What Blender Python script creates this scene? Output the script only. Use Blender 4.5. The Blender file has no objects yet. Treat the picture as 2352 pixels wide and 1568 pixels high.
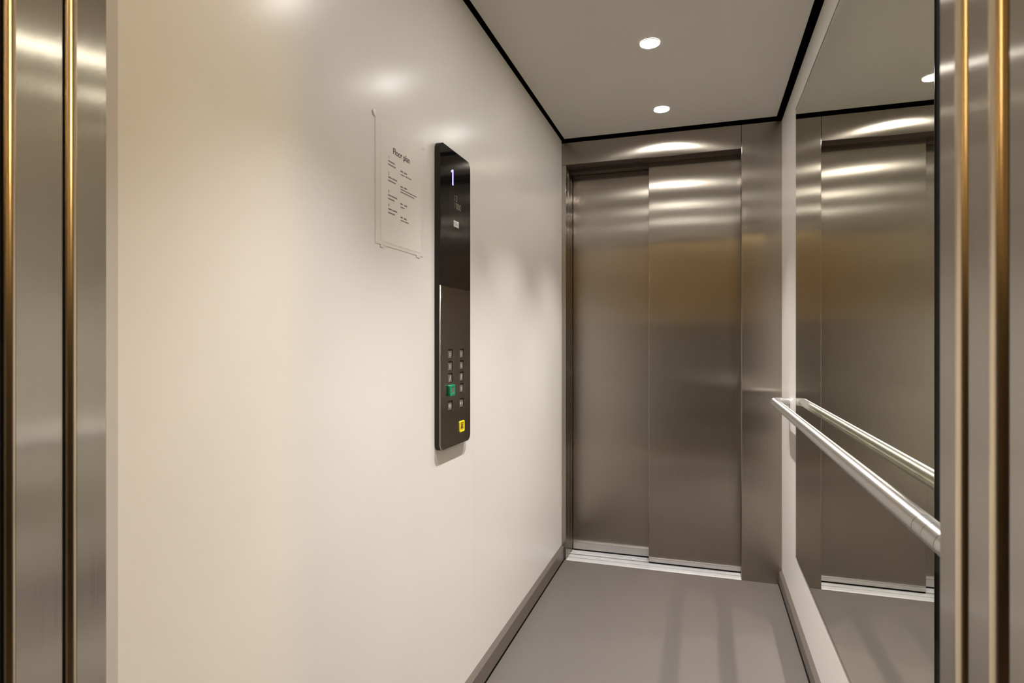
import bpy, bmesh, math
from mathutils import Matrix, Vector

C = bpy.context.scene.collection
S = bpy.context.scene
PI = math.pi

# ---------------------------------------------------------------- car geometry (metres)
XL, XR = -0.734, 0.366          # side walls
YB = 3.165                      # back wall face
YF = 0.560                      # front end of the side walls
ZW = 2.266                      # top of the wall panels
ZC = 2.285                      # ceiling plane
OX0, OX1 = -0.710, 0.182        # door opening
ZH = 2.147                      # door opening height
YD2, YD1 = 3.258, 3.335         # front faces of the two door leaves
TH = math.radians(17.83)

# ---------------------------------------------------------------- materials
def mat(name):
    m = bpy.data.materials.new(name); m.use_nodes = True
    nt = m.node_tree; b = nt.nodes['Principled BSDF']
    return m, nt, b

def plain(name, col, rough=0.5, metal=0.0, spec=0.5, coat=0.0, coat_rough=0.1):
    m, nt, b = mat(name)
    b.inputs['Base Color'].default_value = (*col, 1)
    b.inputs['Roughness'].default_value = rough
    b.inputs['Metallic'].default_value = metal
    b.inputs['Specular IOR Level'].default_value = spec
    b.inputs['Coat Weight'].default_value = coat
    b.inputs['Coat Roughness'].default_value = coat_rough
    return m

def noisy(name, col, rough, scale, amount, spec=0.5, bump=0.0, coat=0.0, coat_rough=0.2, stretch=(1, 1, 1), detail=3):
    m, nt, b = mat(name)
    tc = nt.nodes.new('ShaderNodeTexCoord'); mp = nt.nodes.new('ShaderNodeMapping')
    mp.inputs['Scale'].default_value = stretch
    nz = nt.nodes.new('ShaderNodeTexNoise'); nz.inputs['Scale'].default_value = scale; nz.inputs['Detail'].default_value = detail
    rp = nt.nodes.new('ShaderNodeMapRange')
    rp.inputs['From Min'].default_value = 0.3; rp.inputs['From Max'].default_value = 0.7
    rp.inputs['To Min'].default_value = 1 - amount; rp.inputs['To Max'].default_value = 1 + amount
    mx = nt.nodes.new('ShaderNodeVectorMath'); mx.operation = 'SCALE'
    mx.inputs[0].default_value = col
    L = nt.links
    L.new(tc.outputs['Object'], mp.inputs['Vector']); L.new(mp.outputs[0], nz.inputs['Vector'])
    L.new(nz.outputs[0], rp.inputs['Value']); L.new(rp.outputs[0], mx.inputs['Scale'])
    L.new(mx.outputs[0], b.inputs['Base Color'])
    b.inputs['Roughness'].default_value = rough
    b.inputs['Specular IOR Level'].default_value = spec
    b.inputs['Coat Weight'].default_value = coat
    b.inputs['Coat Roughness'].default_value = coat_rough
    if bump:
        bp = nt.nodes.new('ShaderNodeBump'); bp.inputs['Strength'].default_value = bump; bp.inputs['Distance'].default_value = 0.001
        L.new(nz.outputs[0], bp.inputs['Height']); L.new(bp.outputs[0], b.inputs['Normal'])
    return m

def brushed(name, col, rough=0.19, aniso=-0.70, var=0.06, tangent=None):
    """stainless steel with a vertical grain: highlights spread sideways"""
    m, nt, b = mat(name)
    nt.nodes.remove(b)
    b = nt.nodes.new('ShaderNodeBsdfAnisotropic'); b.distribution = 'GGX'
    L = nt.links
    L.new(b.outputs[0], nt.nodes['Material Output'].inputs['Surface'])
    b.inputs['Anisotropy'].default_value = aniso
    g = nt.nodes.new('ShaderNodeNewGeometry')
    cr = nt.nodes.new('ShaderNodeVectorMath'); cr.operation = 'CROSS_PRODUCT'
    cr.inputs[0].default_value = (0, 0, 1)
    L.new(g.outputs['True Normal'], cr.inputs[1])
    if tangent:
        cb = nt.nodes.new('ShaderNodeCombineXYZ')
        for q in range(3): cb.inputs[q].default_value = tangent[q]
        L.new(cb.outputs[0], b.inputs['Tangent'])
    else:
        L.new(cr.outputs[0], b.inputs['Tangent'])
    tc = nt.nodes.new('ShaderNodeTexCoord'); mp = nt.nodes.new('ShaderNodeMapping')
    mp.inputs['Scale'].default_value = (1, 1, 0.012)
    nz = nt.nodes.new('ShaderNodeTexNoise'); nz.inputs['Scale'].default_value = 420; nz.inputs['Detail'].default_value = 2
    L.new(tc.outputs['Object'], mp.inputs['Vector']); L.new(mp.outputs[0], nz.inputs['Vector'])
    rp = nt.nodes.new('ShaderNodeMapRange')
    rp.inputs['From Min'].default_value = 0.25; rp.inputs['From Max'].default_value = 0.75
    rp.inputs['To Min'].default_value = rough * (1 - var); rp.inputs['To Max'].default_value = rough * (1 + var)
    L.new(nz.outputs[0], rp.inputs['Value']); L.new(rp.outputs[0], b.inputs['Roughness'])
    r2 = nt.nodes.new('ShaderNodeMapRange')
    r2.inputs['From Min'].default_value = 0.25; r2.inputs['From Max'].default_value = 0.75
    r2.inputs['To Min'].default_value = 0.97; r2.inputs['To Max'].default_value = 1.03
    L.new(nz.outputs[0], r2.inputs['Value'])
    sc = nt.nodes.new('ShaderNodeVectorMath'); sc.operation = 'SCALE'; sc.inputs[0].default_value = col
    L.new(r2.outputs[0], sc.inputs['Scale']); L.new(sc.outputs[0], b.inputs['Color'])
    return m

def emit(name, col, strength):
    m, nt, b = mat(name)
    b.inputs['Base Color'].default_value = (0.02, 0.02, 0.02, 1)
    b.inputs['Emission Color'].default_value = (*col, 1)
    b.inputs['Emission Strength'].default_value = strength
    return m

M = {}
M['laminate'] = noisy('cream laminate', (0.75, 0.725, 0.685), 0.5, 2.0, 0.012, spec=0.3, coat=0.45, coat_rough=0.24)
M['ceiling'] = noisy('white ceiling paint', (0.67, 0.645, 0.60), 0.45, 3.0, 0.01)
M['vinyl'] = noisy('grey vinyl', (0.090, 0.079, 0.074), 0.45, 300, 0.16, spec=0.35, bump=0.05, detail=6)
M['steel'] = brushed('brushed steel', (0.425, 0.388, 0.34))
M['steel_jamb'] = brushed('jamb steel', (0.50, 0.47, 0.43), 0.20, -0.70)
M['edge'] = plain('rolled steel edge', (0.64, 0.55, 0.43), 0.2, 1.0)
M['rail'] = brushed('satin tube', (0.67, 0.66, 0.645), 0.37, -0.55, tangent=(0, 1, 0))
M['mirror'] = plain('silvered glass', (0.84, 0.84, 0.745), 0.0, 1.0)
M['mirror_edge'] = plain('polished glass edge', (0.05, 0.055, 0.05), 0.15)
M['black'] = plain('matt black', (0.006, 0.0055, 0.005), 0.75, spec=0.1)
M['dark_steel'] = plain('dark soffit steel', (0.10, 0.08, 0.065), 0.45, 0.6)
M['alu'] = noisy('sill aluminium', (0.50, 0.51, 0.535), 0.35, 60, 0.08, stretch=(0.05, 1, 1))
M['alu'].node_tree.nodes['Principled BSDF'].inputs['Metallic'].default_value = 0.35
M['toe'] = noisy('pale toe strip', (0.42, 0.405, 0.39), 0.35, 50, 0.05, stretch=(0.05, 1, 1))
M['toe'].node_tree.nodes['Principled BSDF'].inputs['Metallic'].default_value = 0.6
M['skirt'] = plain('skirting metal', (0.20, 0.17, 0.15), 0.38, 0.5)
M['grey_trim'] = plain('grey edge trim', (0.56, 0.53, 0.50), 0.4)
M['housing'] = plain('black anodised housing', (0.012, 0.010, 0.009), 0.38, spec=0.4)
M['glass'] = plain('black glass', (0.006, 0.0055, 0.007), 0.045, spec=0.55)
M['plate'] = brushed('faceplate steel', (0.27, 0.235, 0.205))
M['plate_edge'] = plain('bright cut edge', (0.72, 0.68, 0.63), 0.3, 1.0)
M['btn'] = plain('satin button', (0.46, 0.42, 0.38), 0.32, 0.9)
M['btn_mark'] = plain('bright button mark', (0.85, 0.82, 0.78), 0.3, 0.4)
M['well'] = plain('black button well', (0.008, 0.007, 0.006), 0.6)
M['green'] = plain('green collar', (0.01, 0.27, 0.13), 0.25, coat=0.4)
M['green_face'] = plain('grey green button', (0.16, 0.24, 0.17), 0.35, 0.3)
M['red_mark'] = emit('red lit mark', (0.55, 0.07, 0.05), 0.35)
M['yellow'] = plain('yellow button frame', (0.95, 0.78, 0.02), 0.3)
M['amber'] = plain('amber button', (0.62, 0.40, 0.01), 0.3)
M['ink'] = plain('black ink', (0.03, 0.025, 0.022), 0.6)
M['grey_ink'] = plain('grey ink', (0.20, 0.17, 0.145), 0.6)
M['paper'] = plain('white paper', (0.78, 0.735, 0.69), 0.65, coat=0.25, coat_rough=0.25)
M['pocket'] = plain('clear sleeve film', (0.73, 0.70, 0.65), 0.3)
M['tape'] = plain('clear tape', (0.73, 0.70, 0.65), 0.25)
M['digit'] = emit('blue display digit', (0.42, 0.40, 1.0), 1.9)
M['dim_text'] = emit('dim display text', (0.30, 0.24, 0.17), 0.30)
M['faint'] = plain('faint printed panel', (0.016, 0.015, 0.014), 0.08)
M['logo'] = plain('white emblem print', (0.75, 0.74, 0.72), 0.4)
M['lens'] = emit('lamp lens', (1.0, 0.955, 0.90), 160.0)
M['ring'] = plain('white lamp ring', (0.75, 0.72, 0.68), 0.4)
M['warm_wall'] = noisy('warm plaster', (0.52, 0.45, 0.33), 0.6, 4, 0.03)
M['wood'] = noisy('brown lobby panelling', (0.085, 0.072, 0.060), 0.5, 6, 0.2, stretch=(1, 1, 0.1))
M['lobby_ceiling'] = plain('lobby ceiling paint', (0.70, 0.62, 0.50), 0.7)
M['lobby_floor'] = plain('lobby floor', (0.12, 0.10, 0.085), 0.5)
M['added_light'] = emit('added warm glow', (1.0, 0.69, 0.29), 46.0)
M['added_light_soft'] = emit('added warm glow, dimmer', (1.0, 0.66, 0.30), 11.0)
M['warm_lens'] = emit('warm lamp lens', (1.0, 0.74, 0.40), 34.0)

# ---------------------------------------------------------------- helpers
def box(bm, x0, x1, y0, y1, z0, z1):
    v = [bm.verts.new(p) for p in ((x0,y0,z0),(x1,y0,z0),(x1,y1,z0),(x0,y1,z0),(x0,y0,z1),(x1,y0,z1),(x1,y1,z1),(x0,y1,z1))]
    for f in ((0,3,2,1),(4,5,6,7),(0,1,5,4),(1,2,6,5),(2,3,7,6),(3,0,4,7)):
        bm.faces.new([v[i] for i in f])
    return bm

def B(*boxes):
    bm = bmesh.new()
    for b in boxes: box(bm, *b)
    return bm

def bevelled(bm, w, seg=2):
    bmesh.ops.bevel(bm, geom=list(bm.edges), offset=w, segments=seg, affect='EDGES', profile=0.5)
    return bm

def prism_z(bm, pts, z0, z1):
    lo = [bm.verts.new((x, y, z0)) for x, y in pts]; hi = [bm.verts.new((x, y, z1)) for x, y in pts]
    n = len(pts)
    bm.faces.new(lo[::-1]); bm.faces.new(hi)
    for i in range(n):
        bm.faces.new((lo[i], lo[(i+1) % n], hi[(i+1) % n], hi[i]))
    bmesh.ops.recalc_face_normals(bm, faces=bm.faces)
    return bm

def prism_y(bm, pts, y0, y1):
    lo = [bm.verts.new((x, y0, z)) for x, z in pts]; hi = [bm.verts.new((x, y1, z)) for x, z in pts]
    n = len(pts)
    bm.faces.new(lo); bm.faces.new(hi[::-1])
    for i in range(n):
        bm.faces.new((lo[i], hi[i], hi[(i+1) % n], lo[(i+1) % n]))
    bmesh.ops.recalc_face_normals(bm, faces=bm.faces)
    return bm

def prism_x(bm, pts, x0, x1):
    lo = [bm.verts.new((x0, y, z)) for y, z in pts]; hi = [bm.verts.new((x1, y, z)) for y, z in pts]
    n = len(pts)
    bm.faces.new(lo); bm.faces.new(hi[::-1])
    for i in range(n):
        bm.faces.new((lo[i], hi[i], hi[(i+1) % n], lo[(i+1) % n]))
    bmesh.ops.recalc_face_normals(bm, faces=bm.faces)
    return bm

def tube(bm, path, r, n=28, caps=True):
    rings = []
    P = [Vector(p) for p in path]
    up = Vector((0, 0, 1))
    for i, p in enumerate(P):
        d = (P[min(i+1, len(P)-1)] - P[max(i-1, 0)]).normalized()
        s = d.cross(up).normalized(); u = s.cross(d).normalized()
        rings.append([bm.verts.new(p + r*(math.cos(2*PI*k/n)*s + math.sin(2*PI*k/n)*u)) for k in range(n)])
    for a, b in zip(rings, rings[1:]):
        for k in range(n):
            bm.faces.new((a[k], a[(k+1) % n], b[(k+1) % n], b[k]))
    if caps:
        bm.faces.new(rings[0][::-1]); bm.faces.new(rings[-1])
    bmesh.ops.recalc_face_normals(bm, faces=bm.faces)
    return bm

def disc(bm, cx, cy, z0, z1, r, n=48, r_in=0):
    if r_in == 0:
        prism_z(bm, [(cx + r*math.cos(2*PI*k/n), cy + r*math.sin(2*PI*k/n)) for k in range(n)], z0, z1)
    else:
        R = []
        for rr, z in ((r_in, z0), (r, z0), (r, z1), (r_in, z1)):
            R.append([bm.verts.new((cx + rr*math.cos(2*PI*k/n), cy + rr*math.sin(2*PI*k/n), z)) for k in range(n)])
        for i in range(4):
            a, b = R[i], R[(i+1) % 4]
            for k in range(n):
                bm.faces.new((a[k], a[(k+1) % n], b[(k+1) % n], b[k]))
        bmesh.ops.recalc_face_normals(bm, faces=bm.faces)
    return bm

def rrect(w, h, r, seg=8, cx=0, cy=0, corners='all'):
    pts = []
    for qx, qy, a0, key in ((1, -1, -90, 'br'), (1, 1, 0, 'tr'), (-1, 1, 90, 'tl'), (-1, -1, 180, 'bl')):
        if corners != 'all' and key not in corners:
            pts.append((cx + qx*w/2, cy + qy*h/2)); continue
        x, y = cx + qx*(w/2 - r), cy + qy*(h/2 - r)
        for k in range(seg + 1):
            a = math.radians(a0 + 90*k/seg)
            pts.append((x + r*math.cos(a), y + r*math.sin(a)))
    return pts

def outline_mesh(loops, t, bevel=0.0):
    """filled 2-D outline (first loop) with holes (other loops), thickness t from z=0 to z=t"""
    cu = bpy.data.curves.new('outline', 'CURVE'); cu.dimensions = '2D'; cu.fill_mode = 'BOTH'
    cu.extrude = t/2 - bevel; cu.bevel_depth = bevel; cu.bevel_resolution = 2 if bevel else 0
    cu.offset = -bevel
    for lp in loops:
        sp = cu.splines.new('POLY'); sp.points.add(len(lp) - 1); sp.use_cyclic_u = True
        for p, (x, y) in zip(sp.points, lp): p.co = (x, y, 0, 1)
    o = bpy.data.objects.new('outline', cu)
    me = bpy.data.meshes.new_from_object(o)
    bm = bmesh.new(); bm.from_mesh(me)
    bpy.data.objects.remove(o); bpy.data.curves.remove(cu); bpy.data.meshes.remove(me)
    bmesh.ops.remove_doubles(bm, verts=bm.verts, dist=1e-6)
    bmesh.ops.translate(bm, verts=bm.verts, vec=(0, 0, t/2))
    bmesh.ops.recalc_face_normals(bm, faces=bm.faces)
    return bm

def text_mesh(body, size, t=0.0002, bold=0.0, sx=1.0):
    cu = bpy.data.curves.new('text', 'FONT'); cu.body = body; cu.size = size; cu.extrude = t/2; cu.offset = bold
    cu.align_x = 'LEFT'; cu.align_y = 'BOTTOM_BASELINE'
    o = bpy.data.objects.new('text', cu)
    me = bpy.data.meshes.new_from_object(o)
    bm = bmesh.new(); bm.from_mesh(me)
    bpy.data.objects.remove(o); bpy.data.curves.remove(cu); bpy.data.meshes.remove(me)
    bmesh.ops.translate(bm, verts=bm.verts, vec=(0, 0, t/2))
    bmesh.ops.scale(bm, verts=bm.verts, vec=(sx, 1, 1))
    return bm

WALL = Matrix(((0, 0, 1), (1, 0, 0), (0, 1, 0))).to_4x4()    # sheet x -> +Y, sheet y -> +Z, thickness -> +X
def on_left(bm, y, z, x):
    bmesh.ops.transform(bm, matrix=Matrix.Translation((x, y, z)) @ WALL, verts=bm.verts)
    return bm

ROOT = {}
def obj(name, bm, m, parent=None, smooth=False):
    if parent is not None:
        loc = ROOT[parent.name]
        bmesh.ops.translate(bm, verts=bm.verts, vec=-loc)
    me = bpy.data.meshes.new(name); bm.to_mesh(me); bm.free()
    me.materials.append(M[m])
    if smooth:
        for p in me.polygons: p.use_smooth = True
        me.set_sharp_from_angle(angle=math.radians(40))
    o = bpy.data.objects.new(name, me); C.objects.link(o)
    if parent is not None: o.parent = parent; ROOT[o.name] = ROOT[parent.name]
    else: ROOT[o.name] = Vector((0, 0, 0))
    return o

def tag(o, label, cat, group=None):
    o['label'] = label; o['category'] = cat
    if group: o['group'] = group
    return o

def thing(name, label, cat, loc, group=None):
    o = bpy.data.objects.new(name, None); C.objects.link(o); o.location = loc; o.empty_display_size = 0.05
    ROOT[o.name] = Vector(loc)
    return tag(o, label, cat, group)

def struct(name, bm, m, smooth=False):
    o = obj(name, bm, m, None, smooth); o['kind'] = 'structure'
    return o

def struct_root(name, loc):
    o = bpy.data.objects.new(name, None); C.objects.link(o); o.location = loc; o['kind'] = 'structure'
    ROOT[o.name] = Vector(loc)
    return o

# ---------------------------------------------------------------- the car shell
struct('floor', B((XL + 0.016, XR - 0.017, 0.45, YB, -0.03, 0.0)), 'vinyl')
struct('ceiling', bevelled(B((-0.717, 0.3425, 0.58, 3.155, ZC, ZC + 0.012)), 0.002), 'ceiling')
SEAM = 1.861
ZL = 2.280
struct('wall_left', B((XL - 0.02, XL, YF, SEAM - 0.0003, 0.078, ZL), (XL - 0.02, XL, SEAM + 0.0003, YB, 0.078, ZL),
                      (XL - 0.022, XL - 0.003, SEAM - 0.01, SEAM + 0.01, 0.078, ZL)), 'laminate')
struct('wall_right', B((XR, XR + 0.02, 0.60, YB, 0.070, ZW)), 'laminate')

bl = bmesh.new()
prism_y(bl, [(XL - 0.015, 0.0), (XL + 0.013, 0.006), (XL + 0.013, 0.067), (XL, 0.082), (XL - 0.015, 0.082)], YF, YB)
struct('baseboard_left', bl, 'skirt')
br = bmesh.new()
prism_y(br, [(XR + 0.015, 0.0), (XR - 0.013, 0.006), (XR - 0.013, 0.058), (XR, 0.072), (XR + 0.015, 0.072)], 0.60, YB)
struct('baseboard_right', br, 'skirt')
# black joint between skirting and floor
struct('trim_1', B((XL - 0.01, XL + 0.017, 0.50, YB, -0.035, -0.004)), 'black')
struct('trim_2', B((XR - 0.018, XR + 0.01, 0.60, YB, -0.035, -0.004)), 'black')
# black boxes stand in for the shade in the gap round the ceiling
struct('trim_3', B((XL - 0.06, XL - 0.02, 0.50, YB + 0.05, ZW - 0.05, 2.36), (XR + 0.02, XR + 0.06, 0.50, YB + 0.05, ZW - 0.05, 2.36),
                   (XL - 0.06, XR + 0.06, YB + 0.05, YB + 0.09, ZW - 0.05, 2.36), (XL - 0.06, XR + 0.06, 0.46, 0.50, ZW, 2.36),
                   (XL - 0.06, XR + 0.06, 0.46, YB + 0.09, 2.36, 2.38)), 'black')
# black edge strip of the mirror wall, right behind the right jamb
struct('trim_4', bevelled(B((XR - 0.004, XR - 0.0003, 1.080, 1.137, 0.075, ZW - 0.002)), 0.001), 'black')
struct('trim_5', bevelled(B((XL, XL + 0.004, YF, 0.584, 0.09, ZW)), 0.001), 'grey_trim')

# ---------------------------------------------------------------- back wall: steel portal and sliding leaves
wb = struct_root('wall_back', (0, YB, 0))
obj('return_panel', bevelled(B((OX1, XR + 0.01, YB, YB + 0.09, -0.01, ZW)), 0.0015), 'steel', wb)
obj('header_panel', bevelled(B((XL - 0.01, OX1 - 0.0015, YB, YB + 0.06, ZH, ZW)), 0.0012), 'steel', wb)
obj('jamb_strip', bevelled(B((XL - 0.01, OX0, YB, YB + 0.055, -0.02, ZH - 0.001)), 0.0012), 'steel', wb)
obj('jamb_strip', bevelled(B((XL - 0.01, OX0, YB + 0.06, YB + 0.125, -0.02, ZH - 0.001)), 0.0012), 'steel', wb)
obj('jamb_strip', bevelled(B((XL - 0.01, OX0 + 0.002, YB + 0.13, YB + 0.24, -0.02, ZH - 0.001)), 0.0012), 'steel', wb)
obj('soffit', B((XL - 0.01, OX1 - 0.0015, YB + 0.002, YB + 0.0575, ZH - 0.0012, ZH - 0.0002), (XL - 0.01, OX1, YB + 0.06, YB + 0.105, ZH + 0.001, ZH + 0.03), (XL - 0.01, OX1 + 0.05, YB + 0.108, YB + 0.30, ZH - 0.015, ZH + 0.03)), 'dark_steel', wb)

def leaf(name, x0, x1, y, ztop, toe):
    r = struct_root(name, ((x0 + x1)/2, y, 0))
    obj('door_panel', bevelled(B((x0, x1, y, y + 0.032, toe + 0.001, ztop)), 0.0015), 'steel', r)
    obj('toe_strip', B((x0 + 0.001, x1 - 0.001, y - 0.0005, y + 0.030, 0.009, toe)), 'toe', r)
    obj('under_door_shade', B((x0 + 0.002, x1 - 0.002, y + 0.003, y + 0.028, 0.0006, 0.0088)), 'black', r)  # black strip stands in for the shade under the leaf
    return r
d1 = leaf('door_1', OX0 + 0.004, -0.225, YD1, ZH - 0.017, 0.044)
d2 = leaf('door_2', -0.278, 0.26, YD2, ZH + 0.03, 0.029)

sill = thing('door_sill', 'bright aluminium sliding door sill with grooves along the foot of the closed steel doors', 'threshold', ((OX0 + OX1)/2, YB + 0.1, -0.02))
sb = bmesh.new()
g = 0.006
prof = [(YB, -0.03), (YB, 0.001), (YB + 0.008, 0.003), (YB + 0.012, 0.0), (YB + 0.050, 0.0), (YB + 0.052, -0.008), (YB + 0.058, -0.008), (YB + 0.060, 0.0),
        (YB + 0.100, 0.0), (YB + 0.101, -0.012), (YB + 0.112, -0.012), (YB + 0.113, 0.0), (YB + 0.140, 0.0), (YB + 0.141, -0.004), (YB + 0.144, -0.004), (YB + 0.145, 0.0),
        (YB + 0.178, 0.0), (YB + 0.179, -0.012), (YB + 0.190, -0.012), (YB + 0.191, 0.0), (YB + 0.24, 0.0), (YB + 0.24, -0.03)]
prism_x(sb, prof, XL + 0.001, OX1 - 0.001)
obj('sill_plate', sb, 'alu', sill)
obj('guide_slot', B((XL + 0.002, OX1 - 0.002, YB + 0.1015, YB + 0.1115, -0.0115, -0.004)), 'black', sill)
obj('guide_slot', B((XL + 0.002, OX1 - 0.002, YB + 0.1795, YB + 0.1895, -0.0115, -0.004)), 'black', sill)

# ---------------------------------------------------------------- mirror
mr = thing('wall_mirror', 'tall frameless mirror on the right wall behind the steel handrail', 'mirror', (XR, 1.912, 0.31))
obj('mirror_glass', bevelled(B((XR - 0.0055, XR - 0.0005, 1.139, 2.668, 0.3125, 2.1305)), 0.0008, 1), 'mirror', mr)
obj('edge_strip', B((XR - 0.0058, XR - 0.0002, 1.1375, 1.1388, 0.3065, 2.136)), 'mirror_edge', mr)
obj('edge_strip', B((XR - 0.006, XR - 0.0002, 1.139, 2.668, 2.131, 2.136)), 'mirror_edge', mr)
obj('edge_strip', B((XR - 0.006, XR - 0.0002, 1.139, 2.668, 0.306, 0.312)), 'edge', mr)

# ---------------------------------------------------------------- handrail
HX, HZ, HR = 0.301, 0.919, 0.0175
Y0, Y1 = 0.865, 2.895
hr = thing('handrail', 'round brushed steel handrail running along the right wall in front of the mirror', 'handrail', (XR, (Y0 + Y1)/2, HZ))
RB = 0.034
def elbow(y, s):
    """from the wall out to the rail axis, bending into -s*Y"""
    p = [(XR - 0.0005, y, HZ), (XR - 0.012, y, HZ)]
    cx, cy = HX + RB, y - s*RB
    for k in range(0, 13):
        a = PI/2*k/12
        p.append((cx - RB*math.sin(a), cy + s*RB*math.cos(a), HZ))
    return p
obj('rail_tube', tube(bmesh.new(), [(HX, 0.986 + (Y1 - 0.986 - RB - 0.002)*k/12, HZ) for k in range(13)], HR, 40), 'rail', hr, True)
obj('end_bend', tube(bmesh.new(), elbow(Y1, 1) + [(HX, Y1 - RB - 0.001, HZ)], HR, 40), 'rail', hr, True)
obj('end_bend', tube(bmesh.new(), elbow(Y0, -1), HR, 40), 'rail', hr, True)
obj('joint_sleeve', tube(bmesh.new(), [(HX, 0.947, HZ), (HX, 0.985, HZ)], HR - 0.0002, 40), 'rail', hr, True)
obj('joint_sleeve', tube(bmesh.new(), [(HX, Y0 + RB + 0.001, HZ), (HX, 0.946, HZ)], HR - 0.0002, 40), 'rail', hr, True)

# ---------------------------------------------------------------- ceiling lights
LX = -0.187
LY = (2.89, 2.24, 1.59, 0.94)
LL = ('small round recessed ceiling light nearest the steel doors', 'round recessed ceiling light second from the steel doors',
      'round recessed ceiling light third from the steel doors', 'round recessed ceiling light closest to the open entrance')
def ceiling_light(y, label):
    t = thing('ceiling_light', label, 'ceiling light', (LX, y, ZC), 'recessed lights along the car ceiling')
    obj('lens', disc(bmesh.new(), LX, y, ZC - 0.0018, ZC - 0.0005, 0.034), 'lens', t)
    obj('shade_ring', disc(bmesh.new(), LX, y, ZC - 0.0038, ZC - 0.0003, 0.0360, r_in=0.0345), 'ring', t)  # unseen ring, its lip lowered to shade the wall just under the ceiling
    ld = bpy.data.lights.new('beam', 'SPOT'); ld.energy = SPOT_W; ld.spot_size = math.radians(SPOT_A); ld.spot_blend = 1.0
    ld.shadow_soft_size = 0.015; ld.color = (1.0, 0.955, 0.915)
    lo = bpy.data.objects.new('beam', ld); C.objects.link(lo); lo.parent = t; lo.location = (0, 0, -0.027)
    return t
SPOT_W, SPOT_A = 118, 80
for y, lab in zip(LY, LL): ceiling_light(y, lab)

# ---------------------------------------------------------------- control panel
PY, PW, PZ0, PZ1, PT = 1.671, 0.2305, 0.869, 1.760, 0.018
PH = PZ1 - PZ0; PC = (PZ0 + PZ1)/2; SPLIT = 1.3465
cp = thing('control_panel', 'tall black and steel lift control panel with buttons on the cream left wall', 'control panel', (XL, PY, PZ0))
hb = outline_mesh([rrect(PW, PH, 0.022)], PT - 0.003, 0.0)
obj('housing', on_left(hb, PY, PC, XL + 0.0005), 'housing', cp, True)
FX = XL + PT - 0.0022
hgt = PZ1 - SPLIT
obj('glass_screen', on_left(outline_mesh([rrect(PW, hgt - 0.0006, 0.022, corners=('tl', 'tr'))], 0.0022), PY, (SPLIT + PZ1)/2, FX), 'glass', cp)
BC = (1.6268, 1.7135)
ROWS = (1.147, 1.111, 1.0755, 1.040, 0.9935)
BW, BH = 0.030, 0.0255
AL = (1.7135, 0.9215)
lowh = SPLIT - PZ0; lowc = (SPLIT + PZ0)/2
holes = []
for c in BC:
    for r in ROWS:
        holes.append(rrect(BW + 0.004, BH + 0.004, 0.003, 4, c - PY, r - lowc)[::-1])
holes.append(rrect(0.040, 0.035, 0.005, 4, AL[0] - PY, AL[1] - lowc)[::-1])
obj('faceplate', on_left(outline_mesh([rrect(PW - 0.0022, lowh - 0.0016, 0.021, corners=('bl', 'br'))] + holes, 0.0022), PY + 0.0011, lowc + 0.0008, FX), 'plate', cp)
rim = outline_mesh([rrect(PW, lowh, 0.022, corners=('bl', 'br')), rrect(PW - 0.0032, lowh - 0.0022, 0.0208, corners=('bl', 'br'), cx=0.0016, cy=0.0011)[::-1]], 0.0020)
obj('plate_rim', on_left(rim, PY, lowc, FX - 0.0001), 'plate_edge', cp)
SX = XL + PT               # front surface

def button(y, z, kind):
    w = obj('button_well', on_left(outline_mesh([rrect(BW + 0.0038, BH + 0.0038, 0.003, 4)], 0.0003), y, z, XL + PT - 0.0026), 'well', cp)
    if kind == 'green':
        ring = outline_mesh([rrect(BW + 0.008, BH + 0.008, 0.004, 5), rrect(BW - 0.010, BH - 0.008, 0.002, 4)[::-1]], 0.0085, 0.0008)
        b = obj('button', on_left(outline_mesh([rrect(BW - 0.009, BH - 0.007, 0.002, 4)], 0.0080), y, z, SX - 0.0005), 'green_face', cp)
        b['label'] = 'green ringed button'
        obj('green_collar', on_left(ring, y, z, SX - 0.0002), 'green', b, True)
        obj('lit_mark', on_left(outline_mesh([rrect(0.006, 0.011, 0.001, 2)], 0.0003), y + 0.001, z, SX + 0.0076), 'red_mark', b)
    else:
        b = obj('button', on_left(outline_mesh([rrect(BW - 0.003, BH - 0.003, 0.002, 4)], 0.0016, 0.0003), y - 0.001, z - 0.001, XL + PT - 0.0023), 'btn', cp)
        z0 = SX - 0.0008
        if kind == 'slash':
            obj('button_mark', on_left(outline_mesh([[(-0.005, -0.007), (-0.001, -0.007), (0.006, 0.007), (0.002, 0.007)]], 0.0003), y - 0.001, z - 0.001, z0), 'btn_mark', b)
        elif kind in ('open', 'close'):
            s = 1 if kind == 'open' else -1
            bm = outline_mesh([[(0.003, -0.007), (0.003 + 0.006, 0.0), (0.003, 0.007)] if s > 0 else [(0.009, -0.007), (0.009, 0.007), (0.003, 0.0)]], 0.0003)
            b2 = outline_mesh([[(-0.003, 0.007), (-0.009, 0.0), (-0.003, -0.007)] if s > 0 else [(-0.009, 0.007), (-0.009, -0.007), (-0.003, 0.0)]], 0.0003)
            me = bpy.data.meshes.new('x'); b2.to_mesh(me); b2.free(); bm.from_mesh(me); bpy.data.meshes.remove(me)
            bmesh.ops.recalc_face_normals(bm, faces=bm.faces)
            obj('button_mark', on_left(bm, y - 0.001, z - 0.001, z0), 'btn_mark', b)
        else:
            obj('button_mark', on_left(outline_mesh([rrect(0.007, 0.011, 0.002, 3), rrect(0.004, 0.008, 0.001, 3)[::-1]], 0.0003), y - 0.001, z - 0.001, z0), 'btn_mark', b)
KINDS = {(0, 2): 'slash', (1, 2): 'slash', (0, 3): 'green', (0, 4): 'open', (1, 4): 'close'}
for i, c in enumerate(BC):
    for j, r in enumerate(ROWS):
        button(c, r, KINDS.get((i, j), 'plain'))
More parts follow.
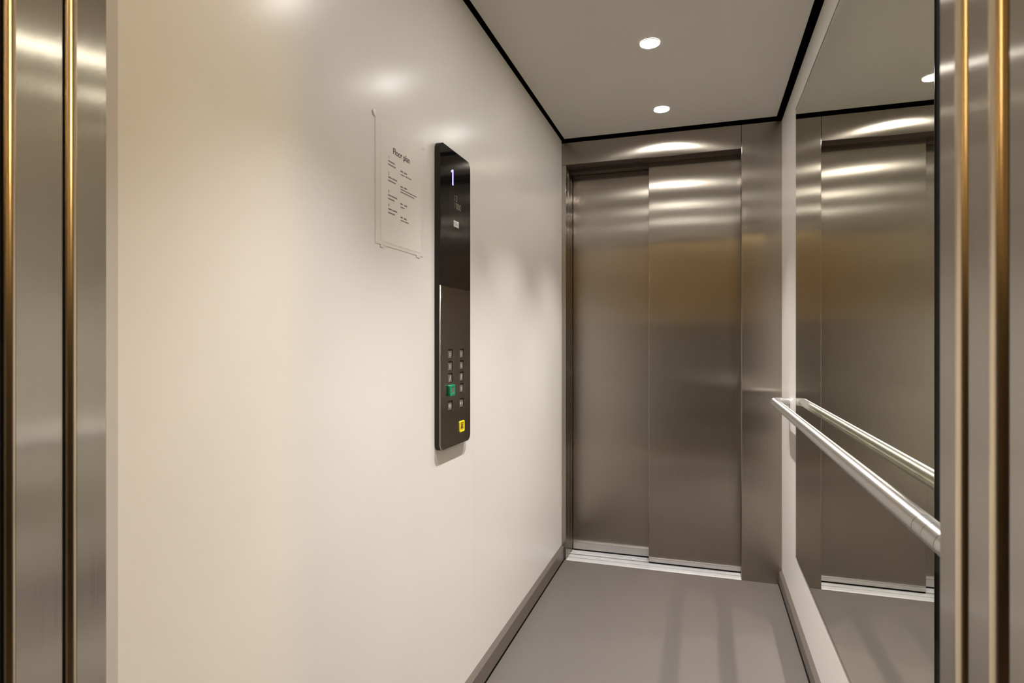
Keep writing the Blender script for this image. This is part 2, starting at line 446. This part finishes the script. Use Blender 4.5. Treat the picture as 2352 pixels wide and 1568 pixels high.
# yellow alarm button with a bell
ab = obj('alarm_button', on_left(outline_mesh([rrect(0.030, 0.027, 0.003, 4)], 0.0032), AL[0], AL[1], SX - 0.0022), 'amber', cp)
ab['label'] = 'yellow alarm button'
obj('yellow_frame', on_left(outline_mesh([rrect(0.0395, 0.0345, 0.005, 5), rrect(0.0295, 0.0255, 0.003, 4)[::-1]], 0.0045, 0.0006), AL[0], AL[1], SX - 0.0022), 'yellow', ab, True)
bell = [(-0.009, -0.006), (0.009, -0.006), (0.0065, -0.003), (0.006, 0.002), (0.0045, 0.006), (0.001, 0.0085), (-0.001, 0.0085), (-0.0045, 0.006), (-0.006, 0.002), (-0.0065, -0.003)]
obj('bell_symbol', on_left(outline_mesh([bell, rrect(0.005, 0.006, 0.001, 2, 0, 0.001)[::-1]], 0.0003), AL[0], AL[1], SX + 0.0011), 'ink', ab)
# display digit, capacity marking, emblem
dg = [(0.0, 0.0), (0.0085, 0.0), (0.0085, 0.047), (0.003, 0.047), (-0.0085, 0.0415), (-0.0085, 0.0355), (0.0, 0.039)]
obj('display_digit', on_left(outline_mesh([dg], 0.0003), 1.641, 1.654, SX), 'digit', cp)
obj('marking_field', on_left(outline_mesh([rrect(0.108, 0.088, 0.003, 3)], 0.0001), PY, 1.597, SX), 'faint', cp)
obj('capacity_number', on_left(text_mesh('13', 0.027), 1.653, 1.610, SX + 0.0002), 'dim_text', cp)
obj('capacity_number', on_left(text_mesh('1000', 0.027), 1.653, 1.5875, SX + 0.0002), 'dim_text', cp)
for k, ch in enumerate('KONE'):
    tile = obj('emblem_tile', on_left(outline_mesh([[(0, 0), (0.0092, 0), (0.0092, 0.0185), (0, 0.0185)]], 0.0002), PY - 0.0195 + 0.0100*k, 1.5325, SX), 'logo', cp)
    obj('emblem_letter', on_left(text_mesh(ch, 0.0135, 0.0001, sx=0.85), PY - 0.0195 + 0.0100*k + (0.0012 if ch != 'E' else 0.0018), 1.5372, SX + 0.00022), 'faint', tile)

# ---------------------------------------------------------------- floor plan notice in its clear sleeve
nt_ = thing('wall_notice', 'white printed floor plan sheet in a clear sleeve on the wall beside the control panel', 'notice', (XL, 1.357, 1.416))
obj('clear_sleeve', on_left(outline_mesh([rrect(0.254, 0.302, 0.004, 4)], 0.0007, 0.0002), 1.357, 1.567, XL + 0.0003), 'pocket', nt_)
obj('paper_sheet', on_left(outline_mesh([[(-0.105, -0.142), (0.105, -0.142), (0.105, 0.142), (-0.105, 0.142)]], 0.0005), 1.357 + 0.004, 1.567, XL + 0.0008), 'paper', nt_)
TX = XL + 0.00135
hd = text_mesh('Floor plan', 0.02, 0.0001, 0.0004)
wx = max(v.co.x for v in hd.verts); k = 0.0885/wx
bmesh.ops.scale(hd, verts=hd.verts, vec=(k, k, 1))
obj('heading_text', on_left(hd, 1.313, 1.6500, TX), 'ink', nt_)
def word_bars(spans):
    """small print too fine to read: word-length strokes of letter-size dashes"""
    bm = bmesh.new()
    for y0, y1, z, h in spans:
        y = y0; n = 0
        while y < y1 - 0.0008:
            w = (0.0019, 0.0013, 0.0022, 0.0016)[n % 4]
            box(bm, TX, TX + 0.0001, y, min(y + w, y1), z - h/2 + (0.0004 if n % 3 == 1 else 0), z + h/2 - (0.0004 if n % 2 else 0))
            y += w + 0.00035; n += 1
    return bm
LEFT_COL = [[(1.290, 1.3225, 1.6262), (1.290, 1.3278, 1.618)], [(1.290, 1.309, 1.587), (1.3105, 1.335, 1.587), (1.290, 1.327, 1.5786)],
            [(1.290, 1.306, 1.5427), (1.3075, 1.335, 1.5427), (1.290, 1.3216, 1.5342)], [(1.290, 1.3075, 1.509), (1.309, 1.335, 1.509), (1.290, 1.3225, 1.4998)]]
RIGHT_COL = [[(1.352, 1.3655, 1.618), (1.3705, 1.3875, 1.618), (1.352, 1.3745, 1.6095), (1.377, 1.4096, 1.6105)],
             [(1.352, 1.3655, 1.5785), (1.3705, 1.3875, 1.579), (1.352, 1.4423, 1.5718), (1.352, 1.427, 1.565)],
             [(1.352, 1.3645, 1.5347), (1.3725, 1.3875, 1.5343), (1.352, 1.3742, 1.5262)],
             [(1.352, 1.3645, 1.5004), (1.3695, 1.3842, 1.5), (1.352, 1.373, 1.4925), (1.3745, 1.3977, 1.4925)]]
for n, (blk, zz) in enumerate(zip(LEFT_COL, (1.6325, 1.5925, 1.5488, 1.5150))):
    obj('text_block', word_bars([(a, b, z, 0.0036) for a, b, z in blk]), 'grey_ink', nt_)
    d = text_mesh(str(n + 1), 0.0095, 0.0001, 0.0003)
    obj('floor_number', on_left(d, 1.2905, zz, TX), 'grey_ink', nt_)
for n, blk in enumerate(RIGHT_COL):
    obj('text_block', word_bars([(a, b, z, 0.0042 if i < 2 else 0.0030) for i, (a, b, z) in enumerate(blk)]), 'grey_ink', nt_)
# corner fixings of the sleeve
obj('corner_tab', on_left(outline_mesh([[(0.008*math.cos(2*PI*q/20), 0.008*math.sin(2*PI*q/20)) for q in range(20)]], 0.002, 0.0006), 1.226, 1.720, XL + 0.0004), 'tape', nt_, True)
for y, z, w in ((1.480, 1.7140, 0.016), (1.262, 1.4135, 0.016), (1.452, 1.4145, 0.022)):
    obj('tape_strip', on_left(outline_mesh([rrect(w, 0.007, 0.001, 2)], 0.0004, 0.0001), y, z, XL + 0.00105), 'tape', nt_)

# ---------------------------------------------------------------- entrance jambs either side of the camera
def jamb_face(side, x, ya, yb, depth, r):
    """flat brushed face of one jamb section, in plan, behind its rolled corner"""
    return prism_z(bmesh.new(), [(x, yb), (x, ya + r), (x + side*depth, ya + r), (x + side*depth, yb)], 0.0, ZH)
def rolled_edge(side, x, ya, depth, r):
    pts = [(x + side*(r - r*math.cos(PI/2*q/14)), ya + r - r*math.sin(PI/2*q/14)) for q in range(15)]
    pts += [(x + side*depth, ya), (x + side*depth, ya + r - 0.0002), (x + side*0.0003, ya + r - 0.0002)]
    return prism_z(bmesh.new(), pts, 0.0, ZH)
for side, x, nm in ((-1, OX0, 'left'), (1, OX1, 'right')):
    t = thing('door_jamb', 'brushed steel entrance jamb with thin golden edges filling the %s foreground' % nm, 'door jamb', (x, 0.42, 0))
    if side < 0: secs = ((0.5045, 0.552, 0.020, 0.010), (0.4395, 0.4985, 0.12, 0.009), (0.30, 0.4335, 0.12, 0.012))
    else: secs = ((0.5215, 0.563, 0.03, 0.011), (0.4655, 0.5085, 0.12, 0.011), (0.30, 0.4485, 0.12, 0.012))
    for ya, yb, dp, r in secs:
        obj('jamb_face', bevelled(jamb_face(side, x, ya, yb, dp, r), 0.0006, 1), 'steel_jamb', t)
        e = obj('rolled_edge', rolled_edge(side, x, ya, dp, r), 'edge', t, True); e['label'] = 'golden shining edge'
    for (ya, _, dp, r), (_, yb, _, _) in zip(secs, secs[1:]):
        x0, x1 = x + side*0.0062, x + side*0.09
        obj('gap_shade', B((min(x0, x1), max(x0, x1), yb + 0.0004, ya - 0.0004, 0.0, ZH)), 'black', t)  # black box put in for the shadow deep between jamb sections
struct('wall_front', B((0.215, XR + 0.06, 0.566, 0.60, 0.0, ZW), (XL - 0.06, XR + 0.06, 0.50, 0.58, 2.195, 2.36)), 'steel')
struct('trim_6', B((OX0 - 0.13, OX1 + 0.13, 0.28, 0.50, -0.03, -0.001)), 'alu')

# ---------------------------------------------------------------- lobby behind the camera (seen only in reflections)
LX0, LX1, LY0, LZ = -1.75, 1.45, -1.75, 2.75
struct('floor.001', B((LX0, LX1, LY0, 0.28, -0.03, 0.0)), 'lobby_floor')
struct('ceiling.001', B((LX0, LX1, LY0, 0.46, LZ, LZ + 0.03)), 'lobby_ceiling')
struct('wall_lobby_rear', B((LX0, LX1, LY0 - 0.03, LY0, 1.45, LZ)), 'warm_wall')
struct('wall_lobby_panelling', B((LX0, LX1, LY0 - 0.03, LY0, 0.0, 1.45)), 'wood')
struct('wall_lobby_left', B((LX0 - 0.03, LX0, LY0, 0.46, 1.45, LZ)), 'warm_wall')
struct('wall_lobby_left_panelling', B((LX0 - 0.03, LX0, LY0, 0.46, 0.0, 1.45)), 'wood')
struct('wall_lobby_right', B((LX1, LX1 + 0.03, LY0, 0.46, 1.45, LZ)), 'warm_wall')
struct('wall_lobby_right_panelling', B((LX1, LX1 + 0.03, LY0, 0.46, 0.0, 1.45)), 'wood')
struct('wall_lobby_front', B((LX0, OX0 - 0.121, 0.302, 0.36, 0.0, LZ), (OX1 + 0.121, LX1, 0.302, 0.36, 0.0, LZ), (OX0 - 0.121, OX1 + 0.121, 0.302, 0.49, 2.195, LZ)), 'warm_wall')
t = thing('lobby_lamp', 'round warm pendant lamp on a short stem in the lobby outside the lift', 'pendant lamp', (-0.15, -0.85, LZ))
obj('lamp_glass', disc(bmesh.new(), -0.15, -0.85, 2.390, 2.420, 0.075), 'warm_lens', t)
obj('lamp_cap', disc(bmesh.new(), -0.15, -0.85, 2.4205, 2.432, 0.079), 'ring', t)
obj('stem', disc(bmesh.new(), -0.15, -0.85, 2.4325, LZ - 0.0205, 0.008), 'ring', t)
obj('ceiling_rose', disc(bmesh.new(), -0.15, -0.85, LZ - 0.02, LZ - 0.0005, 0.05), 'ring', t)
for x, sd, lab in ((LX0, 1, 'tall warm light added out of view on the left wall of the lobby'), (LX1, -1, 'tall warm light added out of view on the right wall of the lobby')):
    t = thing('added_wall_light', lab, 'added light', (x, -0.55, 1.90))  # unseen lights added to gild the jamb edges and warm the near wall
    obj('lamp_glass', bevelled(B((min(x + sd*0.016, x + sd*0.08), max(x + sd*0.016, x + sd*0.08), -0.60, -0.50, 1.95, 2.64)), 0.01), 'added_light' if sd < 0 else 'added_light_soft', t)
    obj('back_plate', B((min(x + sd*0.001, x + sd*0.0155), max(x + sd*0.001, x + sd*0.0155), -0.61, -0.49, 1.90, 2.68)), 'ring', t)

# ---------------------------------------------------------------- world, camera, colour
w = bpy.data.worlds.new('World'); S.world = w; w.use_nodes = True
w.node_tree.nodes['Background'].inputs[0].default_value = (0, 0, 0, 1)
cam = bpy.data.cameras.new('camera'); co = bpy.data.objects.new('camera', cam); C.objects.link(co)
co.location = (0, 0, 1.181); co.rotation_euler = (PI/2, 0, TH)
cam.sensor_width = 36; cam.lens = 1365/2352*36; cam.shift_y = 3/2352
cam.clip_start = 0.01
cam.dof.use_dof = True; cam.dof.focus_distance = 2.4; cam.dof.aperture_fstop = 9
S.camera = co
S.view_settings.view_transform = 'Standard'; S.view_settings.look = 'None'
S.view_settings.exposure = 0.08; S.view_settings.gamma = 1.0; S.view_settings.use_curve_mapping = False
cy = S.cycles
cy.max_bounces = 9; cy.diffuse_bounces = 5; cy.glossy_bounces = 7; cy.transmission_bounces = 4
cy.caustics_reflective = True; cy.blur_glossy = 0.0
cy.sample_clamp_indirect = 0.0; cy.sample_clamp_direct = 0.0
cy.use_denoising = True; cy.denoiser = 'OPENIMAGEDENOISE'
cy.use_guiding = True; cy.use_surface_guiding = True; cy.guiding_training_samples = 64
cy.use_adaptive_sampling = False
